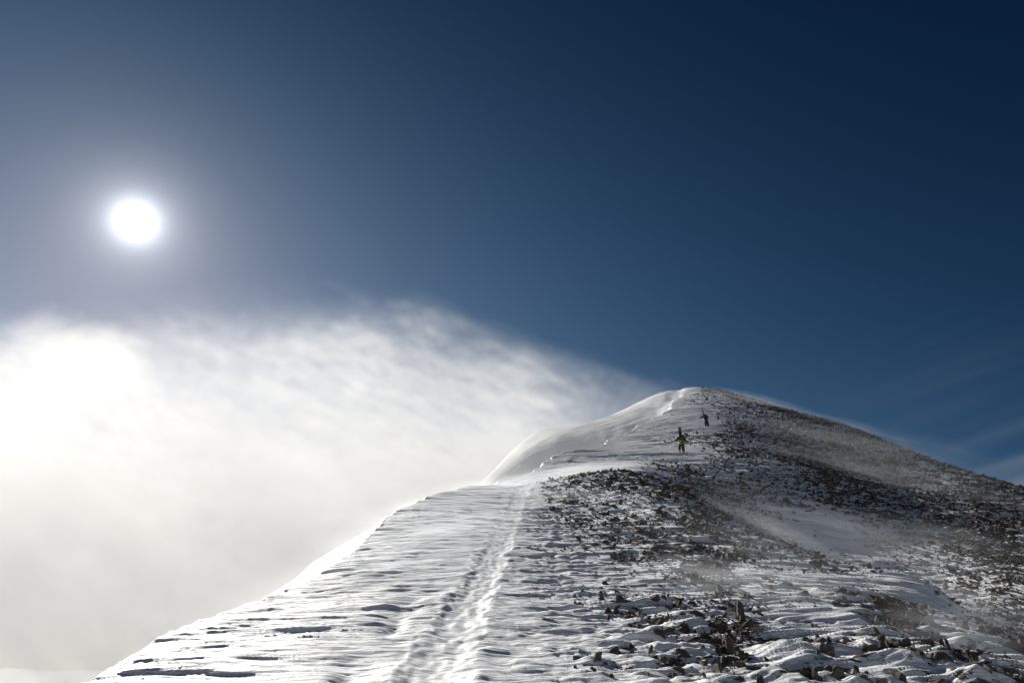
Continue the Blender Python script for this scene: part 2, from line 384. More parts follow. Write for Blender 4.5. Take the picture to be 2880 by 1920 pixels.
# ------------------------------------------------------------------ stones: choose places first (their snow tails shape the ground)
rng = np.random.default_rng(7)
N = 260000
az = rng.uniform(R(-12), R(44), N); lr = rng.uniform(math.log(5.5), math.log(150), N)
r_ = np.exp(lr); x_ = r_*np.sin(az); y_ = r_*np.cos(az)
st_ = stoniness(x_, y_)
patch = 0.75+0.6*fbm(x_*0.5/np.clip(r_/25, .6, 3), y_*0.9/np.clip(r_/25, .6, 3), 301, 3)
keep = rng.uniform(0, 1, N) < np.clip(st_*1.15-0.06, 0, 1)**1.0*np.clip(patch, 0.10, 1.6)*1.1
keep |= rng.uniform(0, 1, N) < 0.0008*(st_ > 0.004)
keep &= crest_d(x_, y_) < -1.5
par = rng.uniform(0, 1, N)**(-1/1.75)
size = np.clip(r_*0.0027*par, 0.04, 0.62)
size = np.minimum(size, 0.075+0.20*rng.uniform(0, 1, N)**3+0.016*r_**0.8)
near_path = np.abs(path_d(x_, y_, TRACK)) < 0.8
keep &= ~near_path
keep &= (path_d(x_, y_, TRACK) > 0.8) | (y_ > 37)
SX, SY, SZ = x_[keep], y_[keep], size[keep]
o_ = np.argsort(-SZ/np.hypot(SX, SY))[:420]
for i in range(9):
    a_ = rng.normal(0, 1, len(o_)); b_ = rng.normal(0, 0.7, len(o_))
    SX = np.append(SX, SX[o_]+a_*SZ[o_]*1.1+SZ[o_]*.3*np.sign(a_)); SY = np.append(SY, SY[o_]+b_*SZ[o_]*1.3-SZ[o_]*.35)
    SZ = np.append(SZ, SZ[o_]*rng.uniform(0.15, 0.55, len(o_)))
ang = SZ/np.hypot(SX, SY)
order = np.argsort(-ang)
SX, SY, SZ = SX[order], SY[order], SZ[order]
NBIG = 290
print('stones', len(SX), 'largest ang px', (ang[order][:3]*683), (ang[order][NBIG]*683))
STONES = [(SX[i], SY[i], SZ[i]) for i in range(min(700, len(SX))) if SZ[i] > 0.10]

# ------------------------------------------------------------------ ground: one sheet, finer in front, out to the horizon
azs = np.concatenate([np.radians(np.linspace(-180, -46, 60, endpoint=False)), np.radians(np.linspace(-46, -40, 30, endpoint=False)),
                      np.radians(np.linspace(-40, 42, GRID_A := 1300, endpoint=False)), np.radians(np.linspace(42, 50, 30, endpoint=False)),
                      np.radians(np.linspace(50, 180, 60, endpoint=False))])
rs = np.concatenate([np.geomspace(0.8, 5.0, 60, endpoint=False), np.geomspace(5.0, 45, 860, endpoint=False), np.geomspace(45, 160, 450, endpoint=False), np.geomspace(160, 30000, 130)])
A, RR = np.meshgrid(azs, rs)
X = (RR*np.sin(A)).ravel(); Yv = (RR*np.cos(A)).ravel()
Z = np.empty_like(X)
CH = 200000
for i in range(0, len(X), CH):
    Z[i:i+CH] = height(X[i:i+CH], Yv[i:i+CH])
na, nr = len(azs), len(rs)
co = np.empty((na*nr+1, 3), np.float32); co[:-1, 0] = X; co[:-1, 1] = Yv; co[:-1, 2] = Z; co[-1] = (0, 0, Z[:na].mean())
ii, jj = np.meshgrid(np.arange(nr-1), np.arange(na), indexing='ij')
j2 = (jj+1) % na
quads = np.stack([ii*na+jj, ii*na+j2, (ii+1)*na+j2, (ii+1)*na+jj], -1).reshape(-1, 4)[:, ::-1]
tris = np.stack([np.arange(na), (np.arange(na)+1) % na, np.full(na, na*nr)], -1)
me = bpy.data.meshes.new('snow_slope')
me.vertices.add(len(co)); me.vertices.foreach_set('co', co.ravel())
nl = quads.size + tris.size; me.loops.add(nl)
me.loops.foreach_set('vertex_index', np.concatenate([quads.ravel(), tris.ravel()]).astype(np.int32))
npoly = len(quads)+len(tris); me.polygons.add(npoly)
ls = np.concatenate([np.arange(len(quads))*4, quads.size+np.arange(len(tris))*3]).astype(np.int32)
me.polygons.foreach_set('loop_start', ls)
me.update(calc_edges=True)
st = stoniness(X, Yv); st[np.hypot(X, Yv) > 200] = 0.25
st = st*(1-sst(-2.0, 0.0, crest_d(X, Yv)))
a_ = me.attributes.new('stony', 'FLOAT', 'POINT'); a_.data.foreach_set('value', np.append(st, 0).astype(np.float32))
me.shade_smooth(); me.materials.append(M_SNOW)
ground = bpy.data.objects.new('snow_slope', me); COL.objects.link(ground)
tag(ground, kind='structure')
def hz(x, y): return float(height(np.array([float(x)]), np.array([float(y)]))[0])

# ------------------------------------------------------------------ stones
M_ROCK, q, o = material('frost_split_rock')
p = q.n('ShaderNodeBsdfPrincipled'); oc = q.n('ShaderNodeNewGeometry'); P = oc.outputs['Position']; nz_ = q.sep(oc.outputs['Normal'])[2]
oi = q.n('ShaderNodeObjectInfo').outputs['Random']
rc = q.mix(q.noise(P, 14.0, 5, 0.6), (0.040, 0.031, 0.026, 1), (0.110, 0.083, 0.065, 1))
rc = q.mix(q.mapr(q.noise(P, 1.3, 2), 0.45, 0.75), rc, (0.085, 0.082, 0.080, 1))
sn = q.m('ADD', q.m('MULTIPLY', nz_, 0.6), q.m('MULTIPLY', q.noise(P, 7.0, 4, 0.6), 0.8))
sm_ = q.mapr(sn, 1.0, 1.08)
q.put(p.inputs['Base Color'], q.mix(sm_, rc, (0.84, 0.86, 0.9, 1))); p.inputs['Roughness'].default_value = 0.85
p.inputs['Specular IOR Level'].default_value = 0.25
b = q.n('ShaderNodeBump'); b.inputs['Strength'].default_value = 0.7; b.inputs['Distance'].default_value = 0.02
q.put(b.inputs['Height'], q.noise(P, 38.0, 4, 0.6)); q.put(p.inputs['Normal'], b.outputs[0])
M_ROCK.node_tree.links.new(p.outputs[0], o.inputs[0])

def rock_mesh(seed, kind, rich):
    rr = np.random.default_rng(seed)
    dim = {'slab': (1.05, 0.66, 0.18), 'pointed': (0.66, 0.42, 0.80), 'blocky': (0.85, 0.62, 0.55), 'fin': (0.95, 0.24, 0.62)}[kind]
    bm = bmesh.new(); n = (11+seed%4) if rich else 8
    for i in range(n):
        v = rr.normal(size=3); v /= np.linalg.norm(v); v *= rr.uniform(0.75, 1.0)
        if kind == 'pointed':
            v[0] *= 1-0.7*max(0, v[2]); v[1] *= 1-0.7*max(0, v[2])
        v = np.sign(v)*np.abs(v)**0.8
        bm.verts.new((v[0]*dim[0]*0.5, v[1]*dim[1]*0.5, v[2]*dim[2]*0.5+dim[2]*0.12))
    r = bmesh.ops.convex_hull(bm, input=bm.verts)
    bmesh.ops.delete(bm, geom=[g_ for g_ in r['geom_interior'] if isinstance(g_, bmesh.types.BMVert)], context='VERTS')
    if rich:
        bmesh.ops.subdivide_edges(bm, edges=bm.edges[:], cuts=2, use_grid_fill=True)
        for v in bm.verts:
            nrm = v.co.normalized(); q_ = v.co*9
            k = math.sin(q_.x*1.7+seed)+math.sin(q_.y*2.3+q_.z*1.1)+math.sin(q_.z*3.1+q_.x)
            v.co += nrm*0.014*k + Vector(rr.normal(size=3)*0.008)
        bmesh.ops.triangulate(bm, faces=bm.faces[:])
    me = bpy.data.meshes.new('rock'); bm.to_mesh(me); bm.free(); me.materials.append(M_ROCK)
    return me
KINDS = ['slab', 'pointed', 'blocky', 'fin']
RICH = {k: [rock_mesh(100*i+j, k, True) for j in range(8)] for i, k in enumerate(KINDS)}
LOWP = []
for i, k in enumerate(KINDS):
    for j in range(5):
        m = rock_mesh(900+10*i+j, k, False)
        LOWP.append((np.array([v.co[:] for v in m.vertices]), [tuple(f.vertices) for f in m.polygons])); bpy.data.meshes.remove(m)
def proj(x, y, z):
    dp = y*CP+z*SP; up = -y*SP+z*CP
    return 1440+FPX*x/dp, 960-FPX*up/dp
SZZ = np.empty(len(SX))
for i in range(0, len(SX), CH): SZZ[i:i+CH] = height(SX[i:i+CH], SY[i:i+CH], tails=False)
PXs, PYs = proj(SX, SY, SZZ)
vis = (PXs > 0) & (PXs < 2890) & (PYs < 1935)
def zone(px, py, Y):
    if py > 1700:
        if px > 2560: return 'rocks in the lower right corner', 'in the lower right corner of the slope'
        if px > 2200: return 'rocks scattered left of the corner', 'on carved snow left of the lower right corner'
        if px > 1850: return 'rocks along the lower edge', 'in the rocky strip along the lower edge'
        return 'lone rocks right of the ski track', 'alone on snow right of the ski track'
    if Y > 50: return 'rocks on the far slope', 'on the far slope behind the walkers'
    if Y > 34 or (Y > 29 and px > 2250): return 'rocks below the far slope', 'at the foot of the far slope'
    if py > 1540:
        if px > 2350: return 'rocks beside the snow hump', 'beside the smooth snow hump'
        return 'rocks under the rib', 'on snow just below the rocky rib'
    if px > 2050: return 'rocks on the right end of the rib', 'on the right end of the rib'
    if py < 1400: return 'rocks on top of the rib', 'on the crest of the rocky rib below the walkers'
    return 'rocks on the face of the rib', 'on the face of the rocky rib'
ORD = ['largest', 'second largest', 'third largest', 'fourth largest', 'fifth largest', 'sixth largest', 'seventh largest', 'eighth largest']
WORD = {'slab': 'flat dark slab', 'pointed': 'pointed dark rock', 'blocky': 'blocky dark rock', 'fin': 'thin dark rock fin'}
count = {}
big = [i for i in range(len(SX)) if vis[i]][:NBIG]
bigset = set(big)
rnd = random.Random(5)
for i in big:
    k = rnd.choices(KINDS, (4, 4, 2, 4))[0]
    o = bpy.data.objects.new('rock', rnd.choice(RICH[k])); COL.objects.link(o)
    s_ = float(SZ[i])*1.2
    o.location = (SX[i], SY[i], SZZ[i]+s_*0.08)
    o.rotation_euler = (rnd.gauss(0, 0.28), rnd.gauss(0, 0.28), rnd.uniform(0, 6.28) if k != 'fin' else rnd.gauss(0.2, 0.7))
    o.scale = (s_*rnd.uniform(.8, 1.25), s_*rnd.uniform(.8, 1.2), s_*rnd.uniform(.8, 1.25))
    grp, where = zone(PXs[i], PYs[i], SY[i])
    c_ = count.get((grp, k), 0); count[(grp, k)] = c_+1
    lab = f"{ORD[c_]} {WORD[k]} {where}" if c_ < len(ORD) else f"small {WORD[k]} {where}"
    tag(o, lab, 'rock', grp)
# the thousands of smaller stones
VV, FF, off = [], [], 0
for i in range(len(SX)):
    if i in bigset: continue
    vs, fs = LOWP[rnd.randrange(len(LOWP))]
    s_ = SZ[i]*1.2; a = rnd.uniform(0, 6.28); tx, ty = rnd.gauss(0, .3), rnd.gauss(0, .3)
    ca, sa = math.cos(a), math.sin(a)
    v = vs*(s_*rnd.uniform(.9, 1.5), s_*rnd.uniform(.8, 1.2), s_*rnd.uniform(.45, 0.9))
    z_ = v[:, 2]+tx*v[:, 0]+ty*v[:, 1]
    VV.append(np.stack([v[:, 0]*ca-v[:, 1]*sa+SX[i], v[:, 0]*sa+v[:, 1]*ca+SY[i], z_+SZZ[i]+s_*0.05], 1))
    FF.extend([tuple(j+off for j in f) for f in fs]); off += len(v)
scree = mesh_obj('scree', np.concatenate(VV), FF, M_ROCK); tag(scree, kind='stuff')

# ------------------------------------------------------------------ the two walkers
def finish(o):
    dg = bpy.context.evaluated_depsgraph_get(); dg.update()
    me = bpy.data.meshes.new_from_object(o.evaluated_get(dg)); old = o.data
    o.modifiers.clear(); o.data = me; bpy.data.meshes.remove(old)
    me.shade_smooth(); return o
def skinned(name, chains, mat, parent=None, level=2):
    """chains: lists of (x, y, z, radius); shared points join the chains"""
    key, V_, E_, Rr = {}, [], [], []
    for ch_ in chains:
        prev = None
        for (x, y, z, r) in ch_:
            kk = (round(x, 4), round(y, 4), round(z, 4))
            if kk not in key: key[kk] = len(V_); V_.append((x, y, z)); Rr.append(r)
            i = key[kk]
            if prev is not None and prev != i: E_.append((prev, i))
            prev = i
    me = bpy.data.meshes.new(name); me.from_pydata(V_, E_, []); me.update()
    o = bpy.data.objects.new(name, me); COL.objects.link(o)
    md = o.modifiers.new('skin', 'SKIN'); md.use_smooth_shade = True
    sv = me.skin_vertices[0].data
    Rr = [r*1.22 for r in Rr]
    for i, r in enumerate(Rr): sv[i].radius = (r, r) if not isinstance(r, tuple) else r; sv[i].use_root = False
    sv[0].use_root = True
    if level: o.modifiers.new('sub', 'SUBSURF').levels = level
    finish(o); o.data.materials.clear(); o.data.materials.append(mat)
    if parent: o.parent = parent
    return o
def rounded(name, size, loc, mat, parent=None, bevel=0.3, rot=(0, 0, 0), taper=0.0):
    bm = bmesh.new(); bmesh.ops.create_cube(bm, size=1.0)
    for v in bm.verts:
        f = 1-taper*(v.co.z+0.5)
        v.co = Vector((v.co.x*size[0]*f, v.co.y*size[1]*f, v.co.z*size[2]))
    bmesh.ops.bevel(bm, geom=bm.edges[:], offset=min(size)*bevel, segments=3, affect='EDGES', profile=0.6)
    bmesh.ops.transform(bm, matrix=Matrix.Translation(loc) @ (Matrix.Rotation(rot[2], 4, 'Z') @ Matrix.Rotation(rot[1], 4, 'Y') @ Matrix.Rotation(rot[0], 4, 'X')), verts=bm.verts)
    me = bpy.data.meshes.new(name); bm.to_mesh(me); bm.free(); me.materials.append(mat); me.shade_smooth()
    o = bpy.data.objects.new(name, me); COL.objects.link(o)
    if parent: o.parent = parent
    return o
def empty(name, loc, parent=None):
    o = bpy.data.objects.new(name, None); COL.objects.link(o); o.location = loc
    if parent: o.parent = parent
    return o
M_SKIN = simple('skin', (0.55, 0.33, 0.25), 0.5, 0.08)
M_NAVY = simple('dark_navy_shell', (0.007, 0.008, 0.016), 0.7, 0.3, 20, bump=0.01)
M_BLACK = simple('black_shell', (0.005, 0.005, 0.006), 0.7, 0.3, 20, bump=0.01)
M_BROWN = simple('brown_shell', (0.05, 0.033, 0.029), 0.75, 0.25, 20, bump=0.01)
M_BLACKT = simple('black_trousers', (0.008, 0.007, 0.007), 0.75, 0.25, 20, bump=0.01)
M_BOOT = simple('boot_leather', (0.10, 0.09, 0.075), 0.5)
M_SKIBOOT = simple('pale_boot_shell', (0.45, 0.44, 0.42), 0.35)
M_LIME = simple('lime_nylon', (0.08, 0.165, 0.015), 0.55, 0.12)
M_PACK = simple('black_nylon', (0.018, 0.020, 0.018), 0.6)
M_GREEN = simple('green_webbing', (0.03, 0.10, 0.01), 0.6)
M_POLE = simple('white_lacquer', (0.72, 0.70, 0.68), 0.3, 0.05)
M_POLEG = simple('grey_alloy', (0.22, 0.21, 0.20), 0.35, 0.1, metallic=0.6)
M_GRIP = simple('rubber_grip', (0.02, 0.02, 0.02), 0.8)
M_BLUE = simple('blue_ski_sheet', (0.012, 0.03, 0.14), 0.3, 0.3, 6)
M_TEAL = simple('teal_ski_sheet', (0.012, 0.07, 0.12), 0.3, 0.3, 6)
M_STRAP = simple('red_strap', (0.35, 0.03, 0.02), 0.6)

def hand(w, side, fist):
    """palm and five fingers curled round a shaft at w; returned as chains"""
    x, y, z = w; ch = []
    pc = (x, y+0.035, z-0.005, 0.030)
    ch.append([(x, y, z, 0.026), pc, (x, y+0.07, z-0.01, 0.024)])
    for i in range(4):
        fz = z+0.028-0.022*i; L = (0.030, 0.034, 0.031, 0.024)[i]
        ch.append([(x, y+0.07, z-0.01, 0.024), (x-side*0.004, y+0.085, fz, 0.0095), (x-side*0.026, y+0.085+L*0.5, fz-0.002, 0.009), (x-side*0.046, y+0.085, fz-0.004, 0.008), (x-side*0.040, y+0.062, fz-0.004, 0.0075)])
    ch.append([pc, (x-side*0.022, y+0.050, z+0.030, 0.012), (x-side*0.038, y+0.072, z+0.036, 0.010), (x-side*0.034, y+0.092, z+0.030, 0.008)])
    return ch

def person(base, J, mats, label, cat_cloth):
    """J: joints in metres from the trailing foot, x right, y uphill, z up"""
    t = empty('person', base); tag(t, label, 'person')
    mj, mt, mb = mats
    H = J
    def P4(k, r): return (*H[k], r)
    hd = H['head']; nk = H['neck']
    # one continuous body
    ch = [[P4('pelvis', .135), P4('waist', .125), P4('chest', .145), P4('neck', .058), (hd[0], hd[1]-0.01, hd[2]-0.07, .072), (hd[0], hd[1], hd[2], .098), (hd[0], hd[1], hd[2]+0.07, .078)],
          [(hd[0], hd[1], hd[2], .098), (hd[0], hd[1]+0.085, hd[2]-0.055, .032)]]
    for s_, sd_ in (('l', -1), ('r', 1)):
        ch.append([P4('chest', .145), P4('sh_'+s_, .068), P4('el_'+s_, .046), P4('wr_'+s_, .028)])
        ch.append([P4('pelvis', .135), P4('hip_'+s_, .098), P4('kn_'+s_, .066), P4('an_'+s_, .042), (H['an_'+s_][0], H['an_'+s_][1]+0.14, H['an_'+s_][2]-0.06, .036)])
        w = H['wr_'+s_]; hc = hand(w, sd_, True); hc[0][0] = (*w, .028); ch += hc
    body = skinned('body', ch, M_SKIN, t)
    # face
    for sx_ in (-1, 1):
        rounded('eye', (.026, .012, .014), (hd[0]+sx_*.032, hd[1]+.096, hd[2]+.012), M_GRIP, body)
        rounded('ear', (.016, .034, .056), (hd[0]+sx_*.098, hd[1], hd[2]-.005), M_SKIN, body)
    rounded('nose', (.024, .034, .044), (hd[0], hd[1]+.110, hd[2]-.015), M_SKIN, body)
    rounded('mouth', (.050, .012, .012), (hd[0], hd[1]+.102, hd[2]-.052), M_STRAP, body)
    # clothing that follows the body
    jc = [[(H['pelvis'][0], H['pelvis'][1], H['pelvis'][2]+.02, .175), P4('waist', .158), P4('chest', .195), (nk[0], nk[1], nk[2]-.01, .088)]]
    for s_ in 'lr':
        w = H['wr_'+s_]; e = H['el_'+s_]
        jc.append([P4('chest', .195), P4('sh_'+s_, .105), P4('el_'+s_, .082), (w[0]+(e[0]-w[0])*.12, w[1]+(e[1]-w[1])*.12, w[2]+(e[2]-w[2])*.12, .048)])
    skinned('jacket', jc, mj, t)
    tc_ = [[P4('pelvis', .152), (H['pelvis'][0], H['pelvis'][1], H['pelvis'][2]+.10, .14)]]
    for s_ in 'lr':
        a_n = H['an_'+s_]
        tc_.append([P4('pelvis', .152), P4('hip_'+s_, .125), P4('kn_'+s_, .112), (a_n[0], a_n[1], a_n[2]+.03, .085)])
    skinned('trousers', tc_, mt, t)
    for s_ in 'lr':
        a_n = H['an_'+s_]
        skinned('boot', [[(a_n[0], a_n[1]-.01, a_n[2]+.16, .072), (a_n[0], a_n[1]-.02, a_n[2]+.02, .066), (a_n[0], a_n[1]-.03, a_n[2]-.05, .056)],
                         [(a_n[0], a_n[1]-.02, a_n[2]+.02, .066), (a_n[0], a_n[1]+.09, a_n[2]-.045, .052), (a_n[0], a_n[1]+.19, a_n[2]-.05, .046)]], mb, t)
    for s_, sd_ in (('l', -1), ('r', 1)):
        w = H['wr_'+s_]; gc = [[(x, y, z, r*1.45) for (x, y, z, r) in c_] for c_ in hand(w, sd_, True)]
        e = H['el_'+s_]
        gc[0] = [(w[0]+(e[0]-w[0])*.2, w[1]+(e[1]-w[1])*.2, w[2]+(e[2]-w[2])*.2, .052)] + gc[0]
        skinned('glove', gc, M_BLACK, t)
    skinned('hood' if cat_cloth == 'hood' else 'hat', [[(hd[0], hd[1]-.015, hd[2]-.10, .105), (hd[0], hd[1]-.02, hd[2]+.0, .122), (hd[0], hd[1]-.015, hd[2]+.075, .100)]] if cat_cloth == 'hood' else
            [[(hd[0], hd[1]-.02, hd[2]+.0, .112), (hd[0], hd[1]-.02, hd[2]+.04, .118), (hd[0], hd[1]-.01, hd[2]+.09, .085)]], M_BLACK, t)
    return t
def ski_pole(base, top, tip, mat, label):
    top, tip = Vector(top), Vector(tip); t = empty('ski_pole', Vector(base)+tip); tag(t, label, 'ski pole', 'ski poles held by the walkers')
    d = (top-tip); L = d.length; qn = d.to_track_quat('Z', 'Y'); t.rotation_euler = qn.to_euler()
    def lathe(name, prof, m):
        n = 10; vs, fs = [], []
        for (r, z) in prof:
            for k in range(n): vs.append((r*math.cos(2*math.pi*k/n), r*math.sin(2*math.pi*k/n), z))
        for a_ in range(len(prof)-1):
            for k in range(n): fs.append((a_*n+k, a_*n+(k+1) % n, (a_+1)*n+(k+1) % n, (a_+1)*n+k))
        fs.append(tuple(range(n))[::-1]); fs.append(tuple(range((len(prof)-1)*n, len(prof)*n)))
        return mesh_obj(name, vs, fs, m, t, smooth=True)
    lathe('shaft', [(.003, -.06), (.007, 0), (.010, .05), (.011, L*.5), (.0125, L*.51), (.0125, L-.13)], mat)
    lathe('basket', [(.010, .045), (.048, .050), (.052, .056), (.048, .062), (.012, .070)], M_GRIP)
    lathe('grip', [(.014, L-.13), (.020, L-.12), (.017, L-.06), (.021, L-.01), (.026, L+.01), (.020, L+.03)], M_GRIP)
    lathe('section_clamp', [(.013, L*.5-.02), (.018, L*.5-.018), (.018, L*.5+.02), (.013, L*.5+.022)], M_GRIP)
    return t
def board_mesh(name, L, wid, waist, tipr, thick, rise, mat, parent, n=28):
    """flat board standing along z with rounded, slightly lifted ends"""
    vs, fs = [], []
    for i in range(n+1):
        s_ = -1+2*i/n; z = s_*L/2
        end = max(0, (abs(s_)-(1-2*tipr/L))/(2*tipr/L)); w = (waist+(wid-waist)*abs(s_)**1.7)*math.sqrt(max(0.0004, 1-end**2.2))
        y = -rise*max(0, abs(s_)-0.78)**2/0.0484
        for sx_, dy_ in ((-1, 0), (1, 0), (1, thick), (-1, thick)): vs.append((sx_*w/2, y+dy_, z))
    for i in range(n):
        a_ = i*4
        for k in range(4): fs.append((a_+k, a_+(k+1) % 4, a_+4+(k+1) % 4, a_+4+k))
    fs.append((0, 1, 2, 3)); fs.append((n*4+3, n*4+2, n*4+1, n*4))
    return mesh_obj(name, vs, fs, mat, parent, smooth=False)

# walker with the snowboard
A0 = at(1921, 1276, 55.0); A0[2] = hz(A0[0], A0[1])
def gz(base, x, y): return hz(base[0]+x, base[1]+y)-base[2]
lf = (-.13, .38); rf = (.07, -.02)
lz, rz = gz(A0, *lf), gz(A0, *rf)
JA = dict(pelvis=(-.02, .14, .98), waist=(0, .17, 1.14), chest=(.03, .22, 1.34), neck=(.08, .26, 1.53), head=(.13, .30, 1.68),
          sh_l=(-.17, .22, 1.47), sh_r=(.24, .22, 1.47), el_l=(-.36, .26, 1.30), el_r=(.40, .26, 1.24), wr_l=(-.53, .40, 1.24), wr_r=(.60, .40, 1.24),
          hip_l=(-.12, .14, .90), hip_r=(.09, .12, .90), kn_l=(-.15, .42, .62), kn_r=(.09, .12, .48),
          an_l=(lf[0], lf[1], lz+.11), an_r=(rf[0], rf[1], rz+.10))
person(A0, JA, (M_NAVY, M_BROWN, M_BOOT), 'nearer walker in a dark jacket and brown trousers climbing with poles and a red-nosed board', 'hat')
pk = empty('backpack', (A0[0]+.0, A0[1], A0[2])); tag(pk, 'black and green backpack with a square lime pocket, carrying the red-nosed board', 'backpack', 'backpacks on the walkers')
rounded('pack_body', (.34, .20, .62), (.0, -.02, 1.22), M_PACK, pk, .25, (R(-10), 0, 0), .08)
rounded('pocket', (.355, .08, .37), (-.005, -.235, .985), M_LIME, pk, .28, (R(-4), 0, 0))
rounded('top_lid', (.30, .20, .13), (.10, -.0, 1.60), M_PACK, pk, .4)
rounded('compression_strap', (.27, .02, .20), (-.01, -.215, 1.32), M_GREEN, pk, .3, (R(-6), 0, 0))
for z_ in (1.22, 1.55): rounded('board_strap', (.34, .15, .03), (-.06, -.15, z_), M_PACK, pk, .3)
for sx_ in (-.13, .13): skinned('shoulder_strap', [[(sx_, .06, 1.50, .022), (sx_+.02, .20, 1.56, .022), (sx_+.02, .38, 1.45, .022), (sx_+.0, .36, 1.15, .018), (sx_, .12, 1.0, .018)]], M_PACK, pk, 1)
M_BOARD, q, o = material('red_board_sheet')
p = q.n('ShaderNodeBsdfPrincipled'); oc = q.n('ShaderNodeTexCoord').outputs['Object']; ox, oy, oz = q.sep(oc)
rim = q.m('ADD', q.m('POWER', q.m('MULTIPLY', ox, 1/.088), 2.0), q.m('POWER', q.m('MULTIPLY', q.m('SUBTRACT', oz, .52), 1/.19), 2.0))
gr = q.mix(q.noise(oc, 9.0, 2), (.07, .05, .10, 1), (.18, .15, .23, 1))
redb = q.mix(q.mapr(oz, .34, .42), (.02, .015, .02, 1), (.20, .008, .018, 1))
q.put(p.inputs['Base Color'], q.mix(q.mapr(rim, 0.8, 1.1), gr, redb)); p.inputs['Roughness'].default_value = .3
M_BOARD.node_tree.links.new(p.outputs[0], o.inputs[0])
sb = empty('snowboard', (A0[0]-.085, A0[1]-.165, A0[2]+1.56)); tag(sb, 'snowboard with a red rim and grey centre strapped upright to the lime backpack', 'snowboard')
board_mesh('deck', 1.56, .29, .25, .16, .012, .05, M_BOARD, sb)
for z_ in (-.26, .26):
    bd = rounded('binding', (.14, .10, .10), (0, .055, z_), M_GRIP, sb, .3)
    rounded('binding_strap', (.11, .03, .05), (0, .115, z_+.02), M_GREEN, bd, .3)
ski_pole(A0, (-.525, .49, 1.25), (-.60, .52, gz(A0, -.60, .52)+.01), M_POLE, 'white ski pole in the left hand of the nearer walker')
ski_pole(A0, (.59, .49, 1.25), (.46, .42, gz(A0, .46, .42)+.01), M_POLE, 'white ski pole in the right hand of the nearer walker')

# walker with the skis
B0 = at(1990, 1203, 75.0); B0[2] = hz(B0[0], B0[1])
lf = (-.13, .05); rf = (.12, -.02)
lz, rz = gz(B0, *lf), gz(B0, *rf)
JB = dict(pelvis=(-.02, .10, .98), waist=(-.04, .13, 1.14), chest=(-.08, .18, 1.36), neck=(-.10, .22, 1.55), head=(-.10, .26, 1.70),
          sh_l=(-.28, .18, 1.50), sh_r=(.13, .18, 1.50), el_l=(-.50, .20, 1.30), el_r=(.28, .26, 1.36), wr_l=(-.66, .34, 1.33), wr_r=(.41, .40, 1.34),
          hip_l=(-.13, .10, .90), hip_r=(.10, .10, .90), kn_l=(-.14, .18, .50), kn_r=(.13, .14, .50),
          an_l=(lf[0], lf[1], lz+.10), an_r=(rf[0], rf[1], rz+.10))
person(B0, JB, (M_BLACK, M_BLACKT, M_SKIBOOT), 'farther walker all in black climbing with poles wide apart and blue skis on the back', 'hood')
pk = empty('backpack', B0); tag(pk, 'plain black backpack of the farther walker, blue skis strapped to its left', 'backpack', 'backpacks on the walkers')
rounded('pack_body', (.34, .22, .58), (-.06, -.04, 1.24), M_PACK, pk, .28, (R(-8), 0, 0), .1)
rounded('top_lid', (.27, .18, .11), (-.07, -.03, 1.56), M_PACK, pk, .4)
rounded('hip_belt', (.46, .34, .07), (-.03, .10, 1.0), M_PACK, pk, .3)
for z_ in (1.06, 1.46): rounded('ski_strap', (.30, .14, .028), (-.20, -.10, z_), M_STRAP, pk, .3)
for j, (mm, dxx) in enumerate(((M_BLUE, 0.0), (M_TEAL, .035))):
    sk = empty('ski', (B0[0]-.29+dxx, B0[1]-.17-.03*j, B0[2]+1.34)); sk.rotation_euler = (0, R(-8), R(12*j))
    tag(sk, ('blue' if j == 0 else 'teal')+' ski of the pair strapped upright to the farther backpack', 'ski', 'skis on the farther backpack')
    board_mesh('ski_blade', 1.72, .105, .078, .12, .014, .05, mm, sk)
    bd = rounded('binding', (.07, .07, .20), (0, -.035 if j else .045, -.05), M_GRIP, sk, .3)
    rounded('heel_piece', (.06, .05, .06), (0, -.035 if j else .045, -.22), M_GRIP, bd, .3)
ski_pole(B0, (-.665, .43, 1.36), (-.70, .40, gz(B0, -.70, .40)+.01), M_POLEG, 'thin grey ski pole hanging straight down in the farther walker\'s left hand')
ski_pole(B0, (.42, .49, 1.34), (1.04, .75, gz(B0, 1.04, .75)+.01), M_POLEG, 'grey ski pole slanting out to the right of the farther walker')

# ------------------------------------------------------------------ snow blown off the crest: a cloud of drifting crystals
def vn3(x, y, z, seed=0):
    ix = np.floor(x); iy = np.floor(y); iz = np.floor(z); fx = x-ix; fy = y-iy; fz = z-iz
    fx = fx*fx*(3-2*fx); fy = fy*fy*(3-2*fy); fz = fz*fz*(3-2*fz)
    ix = ix.astype(np.int64); iy = iy.astype(np.int64); iz = iz.astype(np.int64)
    def h(i, j, k):
        q = ((ix+i)*374761393 + (iy+j)*668265263 + (iz+k)*2147483647 + seed*974634777) & 0xffffffff
        q = ((q ^ (q >> 13))*1274126177) & 0xffffffff
        return ((q ^ (q >> 16)) & 0xffffff).astype(np.float32)/16777215.0
    r = 0
    for k in (0, 1):
        wz = fz if k else 1-fz
        for j in (0, 1):
            wy = (fy if j else 1-fy)*wz
            r = r + wy*((1-fx)*h(0, j, k) + fx*h(1, j, k))
    return r*2-1
VB0 = np.array([-150.0, 12.0, -45.0]); VB1 = np.array([47.0, 205.0, 85.0]); VD = 1.0
VN = np.ceil((VB1-VB0)/VD).astype(int)+1
ax = [np.linspace(VB0[i], VB1[i], VN[i]) for i in range(3)]
GX, GY = np.meshgrid(ax[0], ax[1], indexing='xy')            # [ny, nx]
gd = crest_d(GX.ravel(), GY.ravel()).reshape(GX.shape)
ground_z = height(GX.ravel(), GY.ravel(), tails=False).reshape(GX.shape)
cy_ = np.array([p[1] for p in CREST[1:-2]]); cx_ = np.array([p[0] for p in CREST[1:-2]])
